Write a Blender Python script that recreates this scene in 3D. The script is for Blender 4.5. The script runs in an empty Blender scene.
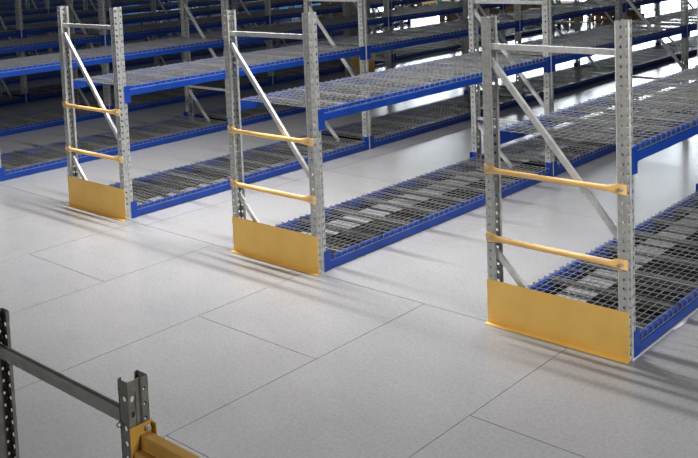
import bpy, bmesh, math, random
from mathutils import Vector, Matrix
random.seed(7)
scene = bpy.context.scene
col = scene.collection

# ------------------------------------------------------------------ materials
def new_mat(name):
    m = bpy.data.materials.new(name); m.use_nodes = True
    nt = m.node_tree; b = nt.nodes['Principled BSDF']
    return m, nt, b
def noise_mat(name, c1, c2, scale=8, metallic=0.0, rough=0.5, rough2=None, detail=6, bump=0.0, spec=0.5, stretch=(1,1,1), lo=.35, hi=.65):
    m, nt, b = new_mat(name)
    tc = nt.nodes.new('ShaderNodeTexCoord'); mp = nt.nodes.new('ShaderNodeMapping')
    mp.inputs['Scale'].default_value = stretch
    nt.links.new(tc.outputs['Object'], mp.inputs['Vector'])
    n = nt.nodes.new('ShaderNodeTexNoise'); n.inputs['Scale'].default_value = scale; n.inputs['Detail'].default_value = detail
    nt.links.new(mp.outputs['Vector'], n.inputs['Vector'])
    r = nt.nodes.new('ShaderNodeValToRGB')
    r.color_ramp.elements[0].position = lo; r.color_ramp.elements[1].position = hi
    r.color_ramp.elements[0].color = (*c1, 1); r.color_ramp.elements[1].color = (*c2, 1)
    nt.links.new(n.outputs['Fac'], r.inputs['Fac']); nt.links.new(r.outputs['Color'], b.inputs['Base Color'])
    b.inputs['Metallic'].default_value = metallic; b.inputs['Roughness'].default_value = rough
    b.inputs['Specular IOR Level'].default_value = spec
    if rough2 is not None:
        mr = nt.nodes.new('ShaderNodeMapRange'); mr.inputs['To Min'].default_value = rough; mr.inputs['To Max'].default_value = rough2
        nt.links.new(n.outputs['Fac'], mr.inputs['Value']); nt.links.new(mr.outputs['Result'], b.inputs['Roughness'])
    if bump:
        bp = nt.nodes.new('ShaderNodeBump'); bp.inputs['Strength'].default_value = bump; bp.inputs['Distance'].default_value = .002
        nt.links.new(n.outputs['Fac'], bp.inputs['Height']); nt.links.new(bp.outputs['Normal'], b.inputs['Normal'])
    return m
M = {}
M['zinc'] = noise_mat('galvanised steel', (.40,.41,.40), (.54,.54,.525), 30, .45, .42, .55)
M['brace'] = noise_mat('bright galvanised brace', (.58,.59,.59), (.72,.72,.72), 25, .45, .34, .45)
M['old'] = noise_mat('dull galvanised steel', (.15,.145,.13), (.23,.22,.20), 22, .5, .45, .6)  # steel darkened in its colour for the poorly lit front frame
M['oldbar'] = noise_mat('dull galvanised bar', (.24,.24,.225), (.32,.32,.30), 22, .5, .38, .5)  # poor light on the front frame's bars put into the colour too
M['wire'] = noise_mat('zinc wire', (.24,.245,.25), (.34,.34,.34), 12, .5, .42)
M['chan'] = noise_mat('deck channel steel', (.22,.22,.22), (.32,.32,.31), 14, .5, .45)
M['blue'] = noise_mat('blue powder coat', (.002,.036,.25), (.003,.046,.31), 6, 0, .38, .45)
M['yellow'] = noise_mat('amber yellow paint', (.85,.51,.11), (.91,.57,.14), 5, 0, .42, .55, bump=.1)
M['yellowrail'] = noise_mat('yellow rail paint', (.80,.48,.16), (.88,.55,.20), 9, 0, .35, .5)
M['yellowold'] = noise_mat('dull yellow beam paint', (.46,.25,.045), (.56,.32,.065), 7, 0, .42, .55)  # yellow darkened in colour to offset the fill light close by
M['bolt'] = noise_mat('bolt steel', (.55,.55,.55), (.7,.7,.7), 60, .8, .3)
M['tray'] = noise_mat('dark tray sheet', (.006,.0055,.005), (.016,.013,.011), 4, 0, .85, spec=.15)  # near-black sheet colour, darkens the floor beneath the bottom decks
M['plastic'] = noise_mat('white film strip', (.80,.80,.80), (.9,.9,.9), 10, 0, .4)
M['card'] = noise_mat('tan cardboard', (.50,.30,.12), (.60,.37,.16), 4, 0, .8)
M['cardbrown'] = noise_mat('grey brown cardboard', (.20,.15,.11), (.28,.21,.15), 4, 0, .8)
M['wood'] = noise_mat('pallet wood', (.42,.26,.11), (.58,.38,.18), 3, 0, .8, stretch=(1,8,8))
M['cyan'] = noise_mat('pale blue wrap', (.10,.36,.72), (.16,.46,.80), 3, 0, .3)
M['column'] = noise_mat('painted concrete column', (.22,.22,.22), (.30,.30,.30), 5, 0, .7)
M['wall'] = noise_mat('wall panel paint', (.50,.51,.53), (.56,.57,.58), 2, 0, .7)
M['frame'] = noise_mat('window frame paint', (.12,.13,.14), (.16,.17,.18), 5, .2, .5)
m, nt, b = new_mat('daylit glazing')
b.inputs['Base Color'].default_value = (.6,.75,.9,1); b.inputs['Emission Color'].default_value = (.86,.94,1,1); b.inputs['Emission Strength'].default_value = 14.0
M['glazing'] = m
# floor: power-trowelled concrete
m, nt, b = new_mat('polished concrete')
tc = nt.nodes.new('ShaderNodeTexCoord')
n1 = nt.nodes.new('ShaderNodeTexNoise'); n1.inputs['Scale'].default_value = 1.1; n1.inputs['Detail'].default_value = 9; n1.inputs['Roughness'].default_value = .62
n2 = nt.nodes.new('ShaderNodeTexNoise'); n2.inputs['Scale'].default_value = 55; n2.inputs['Detail'].default_value = 5
n3 = nt.nodes.new('ShaderNodeTexNoise'); n3.inputs['Scale'].default_value = 9; n3.inputs['Detail'].default_value = 6
for n in (n1,n2,n3): nt.links.new(tc.outputs['Object'], n.inputs['Vector'])
r1 = nt.nodes.new('ShaderNodeValToRGB'); r1.color_ramp.elements[0].position=.3; r1.color_ramp.elements[1].position=.7
r1.color_ramp.elements[0].color=(.265,.265,.275,1); r1.color_ramp.elements[1].color=(.30,.30,.31,1)
nt.links.new(n1.outputs['Fac'], r1.inputs['Fac'])
r2 = nt.nodes.new('ShaderNodeValToRGB'); r2.color_ramp.elements[0].position=.36; r2.color_ramp.elements[1].position=.60
r2.color_ramp.elements[0].color=(.89,.89,.89,1); r2.color_ramp.elements[1].color=(1.02,1.02,1.02,1)
nt.links.new(n2.outputs['Fac'], r2.inputs['Fac'])
r3 = nt.nodes.new('ShaderNodeValToRGB'); r3.color_ramp.elements[0].position=.25; r3.color_ramp.elements[1].position=.45
r3.color_ramp.elements[0].color=(.93,.93,.94,1); r3.color_ramp.elements[1].color=(1,1,1,1)
nt.links.new(n3.outputs['Fac'], r3.inputs['Fac'])
mx = nt.nodes.new('ShaderNodeMix'); mx.data_type='RGBA'; mx.blend_type='MULTIPLY'; mx.inputs['Factor'].default_value=1
nt.links.new(r1.outputs['Color'], mx.inputs['A']); nt.links.new(r2.outputs['Color'], mx.inputs['B'])
mx2 = nt.nodes.new('ShaderNodeMix'); mx2.data_type='RGBA'; mx2.blend_type='MULTIPLY'; mx2.inputs['Factor'].default_value=1
nt.links.new(mx.outputs['Result'], mx2.inputs['A']); nt.links.new(r3.outputs['Color'], mx2.inputs['B'])
nt.links.new(mx2.outputs['Result'], b.inputs['Base Color'])
mr = nt.nodes.new('ShaderNodeMapRange'); mr.inputs['To Min'].default_value=.20; mr.inputs['To Max'].default_value=.24
nt.links.new(n1.outputs['Fac'], mr.inputs['Value']); nt.links.new(mr.outputs['Result'], b.inputs['Roughness'])
b.inputs['Specular IOR Level'].default_value=.5
M['floor'] = m
M['joint'] = noise_mat('joint filler', (.05,.05,.05), (.09,.09,.09), 10, 0, .8)

# ------------------------------------------------------------------ mesh helpers
class MB:
    def __init__(s): s.v=[]; s.f=[]
    def quad(s,a,b,c,d):
        i=len(s.v); s.v+= [a,b,c,d]; s.f.append((i,i+1,i+2,i+3))
    def box(s,x0,x1,y0,y1,z0,z1):
        i=len(s.v)
        s.v+=[(x0,y0,z0),(x1,y0,z0),(x1,y1,z0),(x0,y1,z0),(x0,y0,z1),(x1,y0,z1),(x1,y1,z1),(x0,y1,z1)]
        s.f+=[(i,i+3,i+2,i+1),(i+4,i+5,i+6,i+7),(i,i+1,i+5,i+4),(i+1,i+2,i+6,i+5),(i+2,i+3,i+7,i+6),(i+3,i,i+4,i+7)]
        return s
    def prism(s, prof, axis, a0, a1):
        """extrude a closed 2D profile along an axis ('x' or 'y'); profile in the other two coordinates"""
        def P(u,w,t): return (t,u,w) if axis=='x' else (u,t,w)
        i=len(s.v); n=len(prof)
        s.v += [P(u,w,a0) for u,w in prof]+[P(u,w,a1) for u,w in prof]
        s.f += [(i+k,i+(k+1)%n,i+n+(k+1)%n,i+n+k) for k in range(n)]
        s.f += [tuple(i+k for k in reversed(range(n))), tuple(i+n+k for k in range(n))]
        return s
    def bar(s,p,q,w,d,up=(0,1,0),prof=None):
        """bar from p to q; w across, d along up; prof = closed profile in (across, up)"""
        p=Vector(p);q=Vector(q);t=(q-p).normalized();u=Vector(up);u=(u-t*u.dot(t)).normalized();r=t.cross(u)
        prof=prof or [(-w/2,-d/2),(w/2,-d/2),(w/2,d/2),(-w/2,d/2)]
        i=len(s.v);n=len(prof)
        for e in (p,q): s.v+=[tuple(e+r*a+u*b) for a,b in prof]
        s.f += [(i+k,i+(k+1)%n,i+n+(k+1)%n,i+n+k) for k in range(n)]
        s.f += [tuple(i+k for k in reversed(range(n))), tuple(i+n+k for k in range(n))]
        return s
    def tube(s,p,q,r,n=12): 
        return s.bar(p,q,0,0,up=(0,1,0) if abs((Vector(q)-Vector(p)).normalized().y)<.9 else (0,0,1),prof=[(r*math.cos(2*math.pi*k/n),r*math.sin(2*math.pi*k/n)) for k in range(n)])
    def mesh(s,name,mat,solid=0,bevel=0,merge=True):
        me=bpy.data.meshes.new(name); me.from_pydata(s.v,[],s.f)
        bm=bmesh.new(); bm.from_mesh(me)
        if merge: bmesh.ops.remove_doubles(bm,verts=bm.verts,dist=1e-5)
        bmesh.ops.recalc_face_normals(bm,faces=bm.faces)
        if solid:
            bmesh.ops.solidify(bm,geom=bm.faces[:],thickness=solid)
        if bevel:
            bmesh.ops.bevel(bm,geom=bm.edges[:],offset=bevel,segments=2,affect='EDGES',profile=.5)
        bm.to_mesh(me); bm.free()
        me.materials.append(M[mat]); return me
def link(name, me, parent=None, loc=(0,0,0), rz=0):
    o=bpy.data.objects.new(name, me); col.objects.link(o)
    o.location=loc; o.rotation_euler=(0,0,rz)
    if parent: o.parent=parent
    return o
def tag(o,label,cat,group=None,kind=None):
    o['label']=label; o['category']=cat
    if group: o['group']=group
    if kind: o['kind']=kind
    return o
def struct(o): o['kind']='structure'; return o

# ------------------------------------------------------------------ dimensions (metres)
W=.913; PITCH=2.352; BAY=3.351; H=1.9; PD=.056; PW=.085; HP=.054
BZ=1.105; BH=.083           # upper beam underside, beam height
LB=BAY-PW

def perforated_sheet(mb, P, u0,u1, z0,z1, cols, start):
    """sheet spanned by u (via P(u,z)); cols = [(uc, ru, rz, offset, slant)] holes at pitch HP cut through it"""
    cols=sorted(cols); edges=[u0]
    for a,b in zip(cols,cols[1:]): edges.append((a[0]+b[0])/2)
    edges.append(u1)
    for (uc,ru,rz,off,sl),ua,ub in zip(cols,edges,edges[1:]):
        z=z0
        zs=[]
        zz=z0+start+off
        while zz+HP/2<z1: zs.append(zz); zz+=HP
        lo=zs[0]-HP/2
        if lo>z0+1e-6: mb.quad(P(ua,z0),P(ub,z0),P(ub,lo),P(ua,lo))
        for zc in zs:
            a0,a1=zc-HP/2,zc+HP/2
            outer=[(ua,a0),(uc,a0),(ub,a0),(ub,zc),(ub,a1),(uc,a1),(ua,a1),(ua,zc)]
            ring=[]
            for k in range(8):
                t=math.radians(-135+45*k)
                du=ru*math.cos(t);dz=rz*math.sin(t)
                ring.append((uc+du+sl*dz,zc+dz))
            for k in range(8):
                k2=(k+1)%8
                mb.quad(P(*outer[k]),P(*outer[k2]),P(*ring[k2]),P(*ring[k]))
        hi=zs[-1]+HP/2
        if hi<z1-1e-6: mb.quad(P(ua,hi),P(ub,hi),P(ub,z1),P(ua,z1))

def post_mesh(name,mirror,h=H,mat='zinc',big=False):
    mb=MB(); sg=-1 if mirror else 1
    def F(x,y): return lambda u,z:(sg*(x+u[0] if isinstance(u,tuple) else x),y,z)
    # near flange y=0, far flange y=PW (sheet in x,z)
    for y in (0,PW):
        perforated_sheet(mb, lambda u,z,y=y:(sg*u,y,z), -PD,0, 0,h, [(-.024,.0098,.0098,0,0)], .03)
    # web strips
    r=(.0105,.0125) if big else (.0090,.0120)
    perforated_sheet(mb, lambda u,z:(0,u,z), 0,.032, 0,h, [(.017 ,r[0] if not big else .0085,r[1],0,0 if big else -.25)], .03)
    perforated_sheet(mb, lambda u,z:(0,u,z), .053,PW, 0,h, [(.069,.0090 if not big else .006,.0120 if not big else .0075,.0 if not big else .02,.25 if not big else 0)], .03)
    for (xa,ya),(xb,yb) in (((0,.032),(-.008,.035)),((-.008,.035),(-.008,.050)),((-.008,.050),(0,.053))):
        mb.quad((sg*xa,ya,0),(sg*xb,yb,0),(sg*xb,yb,h),(sg*xa,ya,h))
    for y0,y1 in ((0,.015),(PW,PW-.015)):
        mb.quad((sg*-PD,y0,0),(sg*-PD,y1,0),(sg*-PD,y1,h),(sg*-PD,y0,h))
    return mb.mesh(name,mat,solid=.0022)

ME={}
ME['post_r']=post_mesh('post_right',False); ME['post_l']=post_mesh('post_left',True)
mb=MB(); mb.box(-.070,.004,-.012,.097,.0005,.004); ME['foot_r']=mb.mesh('foot','zinc')
mb=MB(); mb.box(-.004,.070,-.012,.097,.0005,.004); ME['foot_l']=mb.mesh('foot','zinc')

def uprof(w,d,t=.0025):   # U channel, closed outline; back towards -up
    return [(-w/2,-d/2),(w/2,-d/2),(w/2,d/2),(w/2-t,d/2),(w/2-t,-d/2+t),(-w/2+t,-d/2+t),(-w/2+t,d/2),(-w/2,d/2)]
YB=.042
def brace(p,q,w=.034,d=.024):
    mb=MB(); mb.bar(p,q,w,d,up=(0,1,0),prof=uprof(w,d)); return mb.mesh('brace','brace')
xi0,xi1=.018,W-.018
ME['bar_top']=brace((xi0+.006,YB,1.722),(xi1-.006,YB,1.722))
ME['bar_mid']=brace((xi0+.006,YB,.505),(xi1-.006,YB,.505),.028)
ME['diag1']=brace((.035,YB+.001,1.64),(W-.035,YB+.001,.645))
ME['diag2']=brace((.035,YB+.001,.455),(.445,YB+.001,.038))
ME['bar_low']=brace((xi0+.006,YB,.030),(xi1-.006,YB,.030),.026)

# beam: origin at outer lower edge, runs +y from 0
def beam_mesh(name,L,sg,mat='blue'):
    prof=[(0,0),(0,.052),(-.013,.056),(-.013,BH),(-.048,BH),(-.048,0)]
    prof=[(sg*a,b) for a,b in prof]
    mb=MB(); mb.prism(prof,'y',0,L)
    # return lip along the lower edge
    me=mb.mesh(name,mat,bevel=.0015); return me
ME['beam_r']=beam_mesh('beam_right',LB,1); ME['beam_l']=beam_mesh('beam_left',LB,-1)
def conn_mesh(sg,y0,y1,z0,z1,yin0,yin1):
    mb=MB()
    a,b=sorted((sg*.0005,sg*.0055)); mb.box(a,b,y0,y1,z0,z1)
    a,b=sorted((sg*.0055,sg*-.055)); mb.box(a,b,yin0,yin1,z0,z1)
    return mb.mesh('connector','blue',bevel=.001)
for sg,s in ((1,'r'),(-1,'l')):
    # at the beam's start (y=0) wraps back over the upright, at the end wraps forward
    ME['con_s_up_'+s]=conn_mesh(sg,-.030,.036,-.062,BH+.010,.0005,.0045)
    ME['con_e_up_'+s]=conn_mesh(sg,LB-.036,LB+.030,-.062,BH+.010,LB-.0045,LB-.0005)
    ME['con_s_lo_'+s]=conn_mesh(sg,-.030,.036,-.006,BH+.062,.0005,.0045)
    ME['con_e_lo_'+s]=conn_mesh(sg,LB-.036,LB+.030,-.006,BH+.062,LB-.0045,LB-.0005)

# wire deck: origin x=0 (left outer face of the run), spans to W; y 0..DL
ND=4; DL=(LB-.012)/ND-.008
def deck_mesh():
    mb=MB(); t=.0020; n=12
    top=BH+.0075
    nx=12
    for k in range(nx):
        y=.010+k*(DL-.020)/(nx-1)
        mb.box(.006,W-.006,y-t,y+t,top-t,top+t)
        for s in (0,1):
            x0,x1=(.002,.008) if s==0 else (W-.008,W-.002)
            mb.box(x0,x1,y-t,y+t,.060,top+t)
    ny=18
    for k in range(ny):
        x=.030+k*(W-.060)/(ny-1)
        mb.box(x-t*.85,x+t*.85,0,DL,top-3*t,top-t)
    for x in (.005,W-.005):
        mb.box(x-.0022,x+.0022,0,DL,.0565,.0605)
    return mb.mesh('deck','wire',merge=False)
ME['deck']=deck_mesh()
def chan_mesh():
    mb=MB()
    x0,x1=.014,W-.014
    mb.prism([(-.021,0),(.021,0),(.021,.002),(-.021,.002)],'x',0,.001) if False else None
    # shallow flared channel hung under the wires, ends sitting on the beams' steps
    mb.box(x0,x1,-.020,.020,BH-.022,BH-.020)
    mb.box(x0,x1,-.020,-.018,BH-.020,BH-.0015)
    mb.box(x0,x1,.018,.020,BH-.020,BH-.0015)
    mb.box(x0,x1,-.030,-.020,BH-.0035,BH-.0015)
    mb.box(x0,x1,.020,.030,BH-.0035,BH-.0015)
    return mb
def chan_in():
    mb=MB(); x0,x1=.0485,W-.0485
    mb.box(x0,x1,-.020,.020,BH-.022,BH-.020)
    mb.box(x0,x1,-.020,-.018,BH-.020,BH-.0015)
    mb.box(x0,x1,.018,.020,BH-.020,BH-.0015)
    mb.box(x0-.03,x1+.03,-.028,-.018,BH+.0004,BH+.0020)
    mb.box(x0-.03,x1+.03,.018,.028,BH+.0004,BH+.0020)
    return mb.mesh('channel','chan',merge=False)
ME['chan']=chan_in()

def rail_mesh():
    mb=MB(); y=-.020
    # flattened, flared end tabs and a round bowed middle
    segs=[(0.000,.030,.003,-.0045),(.052,.030,.003,-.0045),(.080,.022,.010,-.014),(.115,.017,.0155,-.019)]
    full=[(x,rz,ry,yy) for x,rz,ry,yy in segs]+[(W*.5,.0165,.016,-.021)]+[(W-x,rz,ry,yy) for x,rz,ry,yy in reversed(segs)]
    n=16; i0=0
    for x,rz,ry,yy in full:
        for k in range(n):
            a=2*math.pi*k/n; c,s_=math.cos(a),math.sin(a)
            e=.45 if ry<.008 else 1
            sx=math.copysign(abs(s_)**e,s_); cx=math.copysign(abs(c)**e,c)
            mb.v.append((x,yy+ry*cx,rz*sx))
    m_=len(full)
    for j in range(m_-1):
        for k in range(n):
            mb.f.append((j*n+k,j*n+(k+1)%n,(j+1)*n+(k+1)%n,(j+1)*n+k))
    mb.f.append(tuple(range(n))); mb.f.append(tuple(reversed(range((m_-1)*n,m_*n))))
    me=mb.mesh('end_rail','yellowrail')
    for p in me.polygons: p.use_smooth=True
    return me
ME['rail']=rail_mesh()
def bolt_mesh():
    mb=MB(); mb.tube((0,-.008,0),(0,0,0),.011,14); mb.tube((0,-.016,0),(0,-.008,0),.0085,6); return mb.mesh('bolt','bolt')
ME['bolt']=bolt_mesh()
mb=MB(); mb.prism([(-.001,.0008),(-.001,.278),(-.0045,.278),(-.0045,.0045),(-.042,.0045),(-.042,.0008)],'x',-.004,W+.004)
ME['kick']=mb.mesh('kick_plate','yellow')
mb=MB(); mb.tube((0,-.0015,0),(0,0,0),.006,10); ME['rivet']=mb.mesh('rivet','bolt')

def dark_sheet_mesh(x0,x1,L):  # near-black sheet with raised edges, covers floor under the bottom deck
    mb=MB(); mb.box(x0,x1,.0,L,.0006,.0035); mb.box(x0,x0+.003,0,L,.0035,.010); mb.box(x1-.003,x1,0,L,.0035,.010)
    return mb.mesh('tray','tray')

# ------------------------------------------------------------------ shelving rows
def make_row(X, Y0, j0, j1, label, gap, hero):
    r=bpy.data.objects.new('shelving_rack',None); col.objects.link(r); r.location=(X,Y0,0)
    r.empty_display_size=.3
    tag(r,label,'shelving rack','rows of empty long-span shelving')
    for j in range(j0,j1+1):
        y=j*BAY
        for s,x in (('l',0),('r',W)):
            p=link('upright_post',ME['post_'+s],r,(x,y,0))
            if j==0: link('base_plate',ME['foot_'+s],p,(0,0,0))
        link('horizontal_brace',ME['bar_top'],r,(0,y,0))
        link('horizontal_brace',ME['bar_mid'],r,(0,y,.023 if j==0 else 0))
        link('diagonal_brace',ME['diag1'],r,(0,y,0))
        link('diagonal_brace',ME['diag2'],r,(0,y,0))
        if j==0: link('horizontal_brace',ME['bar_low'],r,(0,y,0))
    if j0==0:
        for z in (.972,.548):
            ra=link('end_rail',ME['rail'],r,(0,-.0005,z)); ra['label']='yellow end rail with flattened bolted ends'
            for x in (.026,W-.026): link('bolt',ME['bolt'],ra,(x,-.0078,0))
        kp=link('kick_plate',ME['kick'],r,(0,-.0005,0)); kp['label']='amber yellow plate across the foot of the end frame'
        for x in (.012,W-.012):
            for z in (.05,.135,.215): link('rivet',ME['rivet'],kp,(x,-.0046,z))
    dark_sheets=[ME_dark_sheet(a,b) for a,b in gap]
    for j in range(j0,j1):
        y=j*BAY+PW
        for z,lv in ((.006,'lo'),(BZ,'up')):
            for s,x in (('r',W+.002),('l',-.002)):
                bm_=link('shelf_beam',ME['beam_'+s],r,(x,y,z))
                link('beam_connector',ME['con_s_%s_%s'%(lv,s)],bm_,(0,0,0))
                link('beam_connector',ME['con_e_%s_%s'%(lv,s)],bm_,(0,0,0))
            for k in range(ND):
                d=link('wire_deck',ME['deck'],r,(0,y+.006+k*(DL+.008)+.004,z))
                link('support_channel',ME['chan'],d,(0,DL*.25,0))
                link('support_channel',ME['chan'],d,(0,DL*.75,0))
        for t in dark_sheets: link('base_tray',t,r,(0,y+.01,0))
    return r
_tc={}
def ME_dark_sheet(a,b):
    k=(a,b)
    if k not in _tc: _tc[k]=dark_sheet_mesh(a,b,LB-.02)
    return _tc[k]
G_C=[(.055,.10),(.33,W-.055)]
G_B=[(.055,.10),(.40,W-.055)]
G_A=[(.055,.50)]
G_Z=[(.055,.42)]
rows=[
 (2,0,0,4,'nearest rack row at right, yellow foot plate largest, brightest white perforated right post',G_C),
 (1,0,0,4,'middle rack row whose yellow foot plate stands at the centre of the photo',G_B),
 (0,0,0,5,'left rack row with bright blue beams and a yellow foot plate left of the others',G_A),
 (-1,0,0,5,'bright blue rack row behind the leftmost yellow foot plate, cut off by the left edge',G_Z),
 (-2,-.31,0,5,'second rack row behind the leftmost yellow foot plate, navy beams running into the shade',G_Z),
 (-3,-.31,0,5,'third rack row behind the leftmost yellow foot plate, dark navy beams',G_Z),
 (-4,-.31,1,5,'fourth rack row behind the leftmost yellow foot plate, posts thin against dark beams',G_Z),
 (-5,-.31,1,5,'fifth rack row behind the leftmost yellow foot plate, nearly black beams',G_Z),
 (-6,-.31,1,5,'sixth rack row behind the leftmost yellow foot plate, deep in the dim hall',G_Z),
 (-7,-.31,2,5,'third rack row from the dim far end of the hall',G_Z),
 (-8,-.31,2,5,'rack row last but one towards the far dim end of the hall',G_Z),
 (-9,-.31,2,5,'farthest rack row of all, a thin dark line along the top left edge',G_Z),
]
for k,y0,j0,j1,lab,gap in rows:
    make_row(k*PITCH,y0,j0,j1,lab,gap,k>=0)

# ------------------------------------------------------------------ front frame at lower left
fr=bpy.data.objects.new('rack_frame',None); col.objects.link(fr); fr.location=(5.213,-3.020,0)
tag(fr,'low dull grey rack frame with yellow stepped beam in the lower left corner','rack frame')
HF=.905
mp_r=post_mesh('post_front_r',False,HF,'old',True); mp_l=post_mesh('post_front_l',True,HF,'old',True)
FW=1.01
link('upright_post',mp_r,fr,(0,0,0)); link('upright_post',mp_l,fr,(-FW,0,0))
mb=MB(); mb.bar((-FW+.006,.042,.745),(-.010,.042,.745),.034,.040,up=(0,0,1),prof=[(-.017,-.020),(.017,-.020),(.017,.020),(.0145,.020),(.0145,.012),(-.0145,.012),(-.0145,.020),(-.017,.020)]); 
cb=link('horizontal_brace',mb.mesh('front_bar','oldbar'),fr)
for z in (.742,):
    for x in (-FW+.05,-.05):
        o=link('bolt',ME['bolt'],fr,(x,0,z))
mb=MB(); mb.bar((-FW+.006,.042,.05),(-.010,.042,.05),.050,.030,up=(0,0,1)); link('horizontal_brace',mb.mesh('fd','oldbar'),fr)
BL=1.75
mb=MB()
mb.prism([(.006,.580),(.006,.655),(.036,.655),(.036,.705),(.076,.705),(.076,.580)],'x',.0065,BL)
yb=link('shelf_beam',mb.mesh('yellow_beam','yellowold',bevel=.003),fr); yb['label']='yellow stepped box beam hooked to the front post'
mb=MB()
mb.box(.0015,.006,-.004,.090,.540,.742); mb.box(-.050,.006,-.0065,-.0035,.590,.775) if False else None
mb.box(.0015,.030,.0875,.090,.540,.735)
link('beam_connector',mb.mesh('yc','yellowold',bevel=.001),yb)
o=link('bolt',ME['bolt'],yb,(.006,.066,.722),math.pi/2)
link('upright_post',mp_l,fr,(BL,0,0)); link('upright_post',mp_r,fr,(BL+FW,0,0))
mb=MB(); mb.bar((BL+.006,.042,.745),(BL+FW-.006,.042,.745),.050,.030,up=(0,0,1)); link('horizontal_brace',mb.mesh('fb2','oldbar'),fr)

# white film strip beside the nearest beam's foot
mb=MB(); x=2*PITCH+W
pts=[(x+.006,.02),(x+.016,.02),(x+.016,.55),(x+.030,.60),(x+.032,.72),(x+.018,.78),(x+.014,3.2),(x+.006,3.2)]
i=len(mb.v); n=len(pts)
mb.v+=[(a,b_,.0006) for a,b_ in pts]+[(a,b_,.0030) for a,b_ in pts]
mb.f+=[tuple(reversed(range(n))),tuple(range(n,2*n))]+[(k,(k+1)%n,n+(k+1)%n,n+k) for k in range(n)]
o=link('plastic_strip',mb.mesh('plastic_strip','plastic')); tag(o,'thin white plastic strip on the floor along the nearest blue beam','strip')

# ------------------------------------------------------------------ column, goods beyond the racks
mb=MB(); mb.box(-.15,.15,-.15,.15,0,7.6); c=link('column',mb.mesh('column','column',bevel=.01),None,(-3.25,8.15,0))
mb=MB(); mb.box(-.18,.18,-.18,-.152,0,.5); mb.box(-.18,.18,.152,.18,0,.5); mb.box(-.18,-.152,-.152,.152,0,.5); mb.box(.152,.18,-.152,.152,0,.5)
link('column_guard',mb.mesh('guard','yellow',bevel=.004),c)
tag(c,'dark square column with a yellow guard at its foot, standing between rack rows','column')
def pallet(x,y,rz,label,w=1.2,d=.8):
    r=bpy.data.objects.new('wooden_pallet',None); col.objects.link(r); r.location=(x,y,0); r.rotation_euler=(0,0,rz)
    tag(r,label,'pallet','pallets beyond the racks')
    mb=MB()
    for k in range(5): mb.box(-w/2,w/2,-d/2+k*(d-.11)/4,-d/2+k*(d-.11)/4+.11,.122,.144)
    link('deck_board',mb.mesh('boards','wood'),r)
    mb=MB()
    for k in range(3):
        yk=-d/2+.05+k*(d-.1)/2
        for xx in (-w/2+.07,0,w/2-.07): mb.box(xx-.07,xx+.07,yk-.05,yk+.05,.022,.1215)
        mb.box(-w/2,w/2,yk-.05,yk+.05,.0005,.0215)
    link('runner',mb.mesh('runners','wood'),r)
    return r
def carton(x,y,z,sx,sy,sz,rz,mat,label,name='cardboard_box',cat='box'):
    mb=MB(); mb.box(-sx/2,sx/2,-sy/2,sy/2,0,sz)
    r=link(name,mb.mesh(name,mat,bevel=.008),None,(x,y,z),rz)
    if name=='cardboard_box':
        mb=MB(); mb.box(-.03,.03,-sy/2-.001,sy/2+.001,sz+.0005,sz+.002); mb.box(-.03,.03,-sy/2-.0025,-sy/2-.0008,sz*.75,sz+.002)
        link('tape',mb.mesh('tape','cardbrown'),r)
    tag(r,label,cat,'goods beyond the racks'); return r
GOODS=[
 (-11.9,17.4,1.0,.8,.75,'card','tan cardboard carton on a pallet seen through the shelves above the centre post'),
 (-12.6,22.0,1.5,.9,.60,'card','tan carton load behind the shelves at the top centre'),
 (-7.8,18.2,1.2,.8,.42,'card','low tan carton load seen left of the third row of posts'),
 (-8.3,21.8,2.2,.9,.45,'card','wide low tan carton load at the top, right of centre'),
 (-5.3,18.3,1.9,.9,.40,'card','long low tan carton load at the top right, left of the grey-brown box'),
 (-3.7,19.4,1.0,.9,.85,'cardbrown','tall grey-brown carton at the top right behind the nearest post'),
]
for x,y,sx,sy,sz,mt,lab in GOODS:
    pallet(x,y,.0,'wooden pallet under the '+lab.split(' seen')[0].split(' behind')[0].split(' at ')[0],max(1.2,sx+.05),max(.8,sy))
    carton(x,y,.1445,sx,sy,sz,0,mt,lab)
for x,y,sx,sy,sz,lab in [(-15.2,19.3,.9,5.0,.35,'long pale blue wrapped stack seen between shelves left of the centre post'),
                      (-17.6,24.2,.9,4.0,.35,'pale blue wrapped stack at the top, left of the centre post'),
                      (-12.3,25.4,1.0,5.5,.32,'pale blue wrapped stack at the top centre'),
                      (-10.1,25.8,.6,6.0,.25,'low bright blue wrapped stack at the top right of centre'),
                      (-22.0,17.6,.9,4.0,.5,'blue wrapped stack far back at the top left')]:
    carton(x,y,.0,sx,sy,sz,0,'cyan',lab,'wrapped_stack','stack')

# ------------------------------------------------------------------ floor slabs with open joints
mb=MB(); g=.0045
xs=[2.102+1.0535*(k-2) for k in range(-40,16)]
for k,(a,b_) in enumerate(zip(xs,xs[1:])):
    kk=k-40
    odd=(kk%2!=0)
    cuts=[0]; y=-1.045 if odd else -2.13
    while y>-12: cuts.append(y); y-=2.11
    cuts.append(-12.5)
    for c0,c1 in zip(cuts,cuts[1:]):
        mb.box(a+g/2,b_-g/2,c1+g/2,c0-g/2,-.12,0)
X0,X1=xs[0],xs[-1]
xb=[X0,-24.0,-17.7,-11.4,-5.1,1.2+.0,6.66,X1]
yb_=[0,2.35,7.6,12.85,18.1,23.35,31.0]
for a,b_ in zip(xb,xb[1:]):
    for c0,c1 in zip(yb_,yb_[1:]):
        mb.box(a+g/2,b_-g/2,c0+g/2,c1-g/2,-.12,0)
fl=struct(link('floor',mb.mesh('floor','floor',merge=False)))
mb=MB(); mb.box(X0,X1,-12.5,31,-.16,-.1205); mb.box(X0,X1,-12.5,31,-.1205,-.012) if False else None
sb=struct(link('trim_1',mb.mesh('subfloor','joint')))

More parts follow.
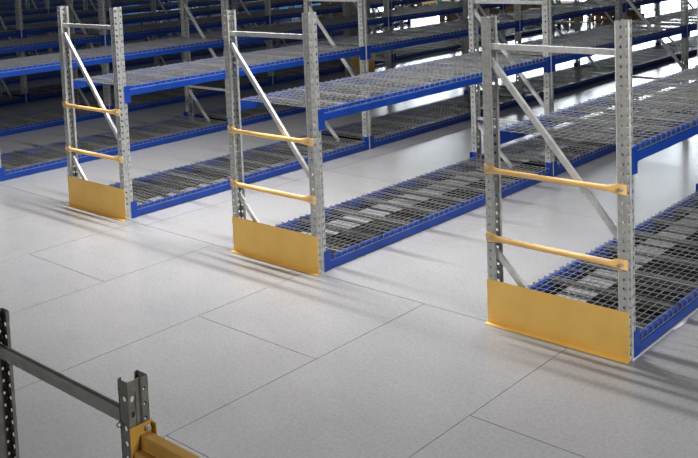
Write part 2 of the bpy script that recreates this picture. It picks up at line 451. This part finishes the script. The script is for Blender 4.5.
# ------------------------------------------------------------------ far wall with daylit windows
YW=31.0
mb=MB()
wins=[(-22.0,-4.5)]
zb,zt=.08,6.0
mb.box(X0,X1,YW,YW+.3,0,zb); mb.box(X0,X1,YW,YW+.3,zt,8)
prev=X0
for a,b_ in wins: mb.box(prev,a,YW,YW+.3,zb,zt); prev=b_
mb.box(prev,X1,YW,YW+.3,zb,zt)
struct(link('wall_back',mb.mesh('wall_back','wall')))
for i,(a,b_) in enumerate(wins):
    mb=MB(); mb.box(a,b_,YW+.14,YW+.15,zb,zt)
    w=struct(link('window_%d'%(i+1),mb.mesh('glazing','glazing')))
    mb=MB()
    for k in range(9):
        x=a+(b_-a)*k/8; mb.box(max(a,x-.04),min(b_,x+.04),YW+.08,YW+.138,zb,zt)
    for z in (zb+.04,2.7,zt-.04): mb.box(a,b_,YW+.085,YW+.137,z-.04,z+.04)
    link('window_frame',mb.mesh('mullions','frame'),w)

# ------------------------------------------------------------------ lights
def area(name,loc,sx,sy,power,color=(1,1,1),rot=(0,0,0),spread=135):
    l=bpy.data.lights.new(name,'AREA'); l.shape='RECTANGLE'; l.size=sx; l.size_y=sy; l.energy=power; l.color=color
    o=bpy.data.objects.new(name,l); col.objects.link(o); o.location=loc; o.rotation_euler=rot; l.spread=math.radians(spread); return o
area('strip_light_a',(1.7,.62,4.2),6.0,.10,335,(1,.98,.95),spread=112)
area('strip_light_b',(2.2,6.4,5.0),5.6,.10,10,(1,.98,.95))
area('strip_light_c',(3.0,-10,2.6),6.0,.30,100,(1,.97,.93),(math.radians(80),0,0))  # added low fill behind the camera, brightens the yellow end plates
area('strip_light_d',(10.6,-1.6,2.8),.4,2.0,150,(1,.98,.95),(0,math.radians(72),math.radians(-16)))  # added side fill, whitens the post faces turned to the right
w=bpy.data.worlds.new('hall'); scene.world=w; w.use_nodes=True
bg=w.node_tree.nodes['Background']; bg.inputs[0].default_value=(.80,.88,1,1); bg.inputs[1].default_value=.045

# ------------------------------------------------------------------ camera
R=[[0.7317973718975616,0.6802011192249535,-0.04241513749762794],[0.03023624672812034,-0.09457840007048054,-0.9950581368060383],[-0.6808512141926593,0.7268984548375577,-0.08977895347548309]]
cam=bpy.data.cameras.new('camera'); co=bpy.data.objects.new('camera',cam); col.objects.link(co)
right=Vector(R[0]); up=-Vector(R[1]); back=-Vector(R[2])
m4=Matrix.Identity(4)
for i in range(3): m4[i][0]=right[i]; m4[i][1]=up[i]; m4[i][2]=back[i]
m4.translation=Vector((7.87607,-4.82771,2.38127))
co.matrix_world=m4
cam.sensor_fit='HORIZONTAL'; cam.sensor_width=36; cam.lens=946.69/698*36
cam.shift_x=(349-317.77)/698; cam.shift_y=(29.49-229)/698
cam.clip_start=.05; cam.clip_end=200
scene.camera=co
vs=scene.view_settings; vs.view_transform='Standard'; vs.look='None'; vs.gamma=1; vs.exposure=0; vs.use_curve_mapping=False
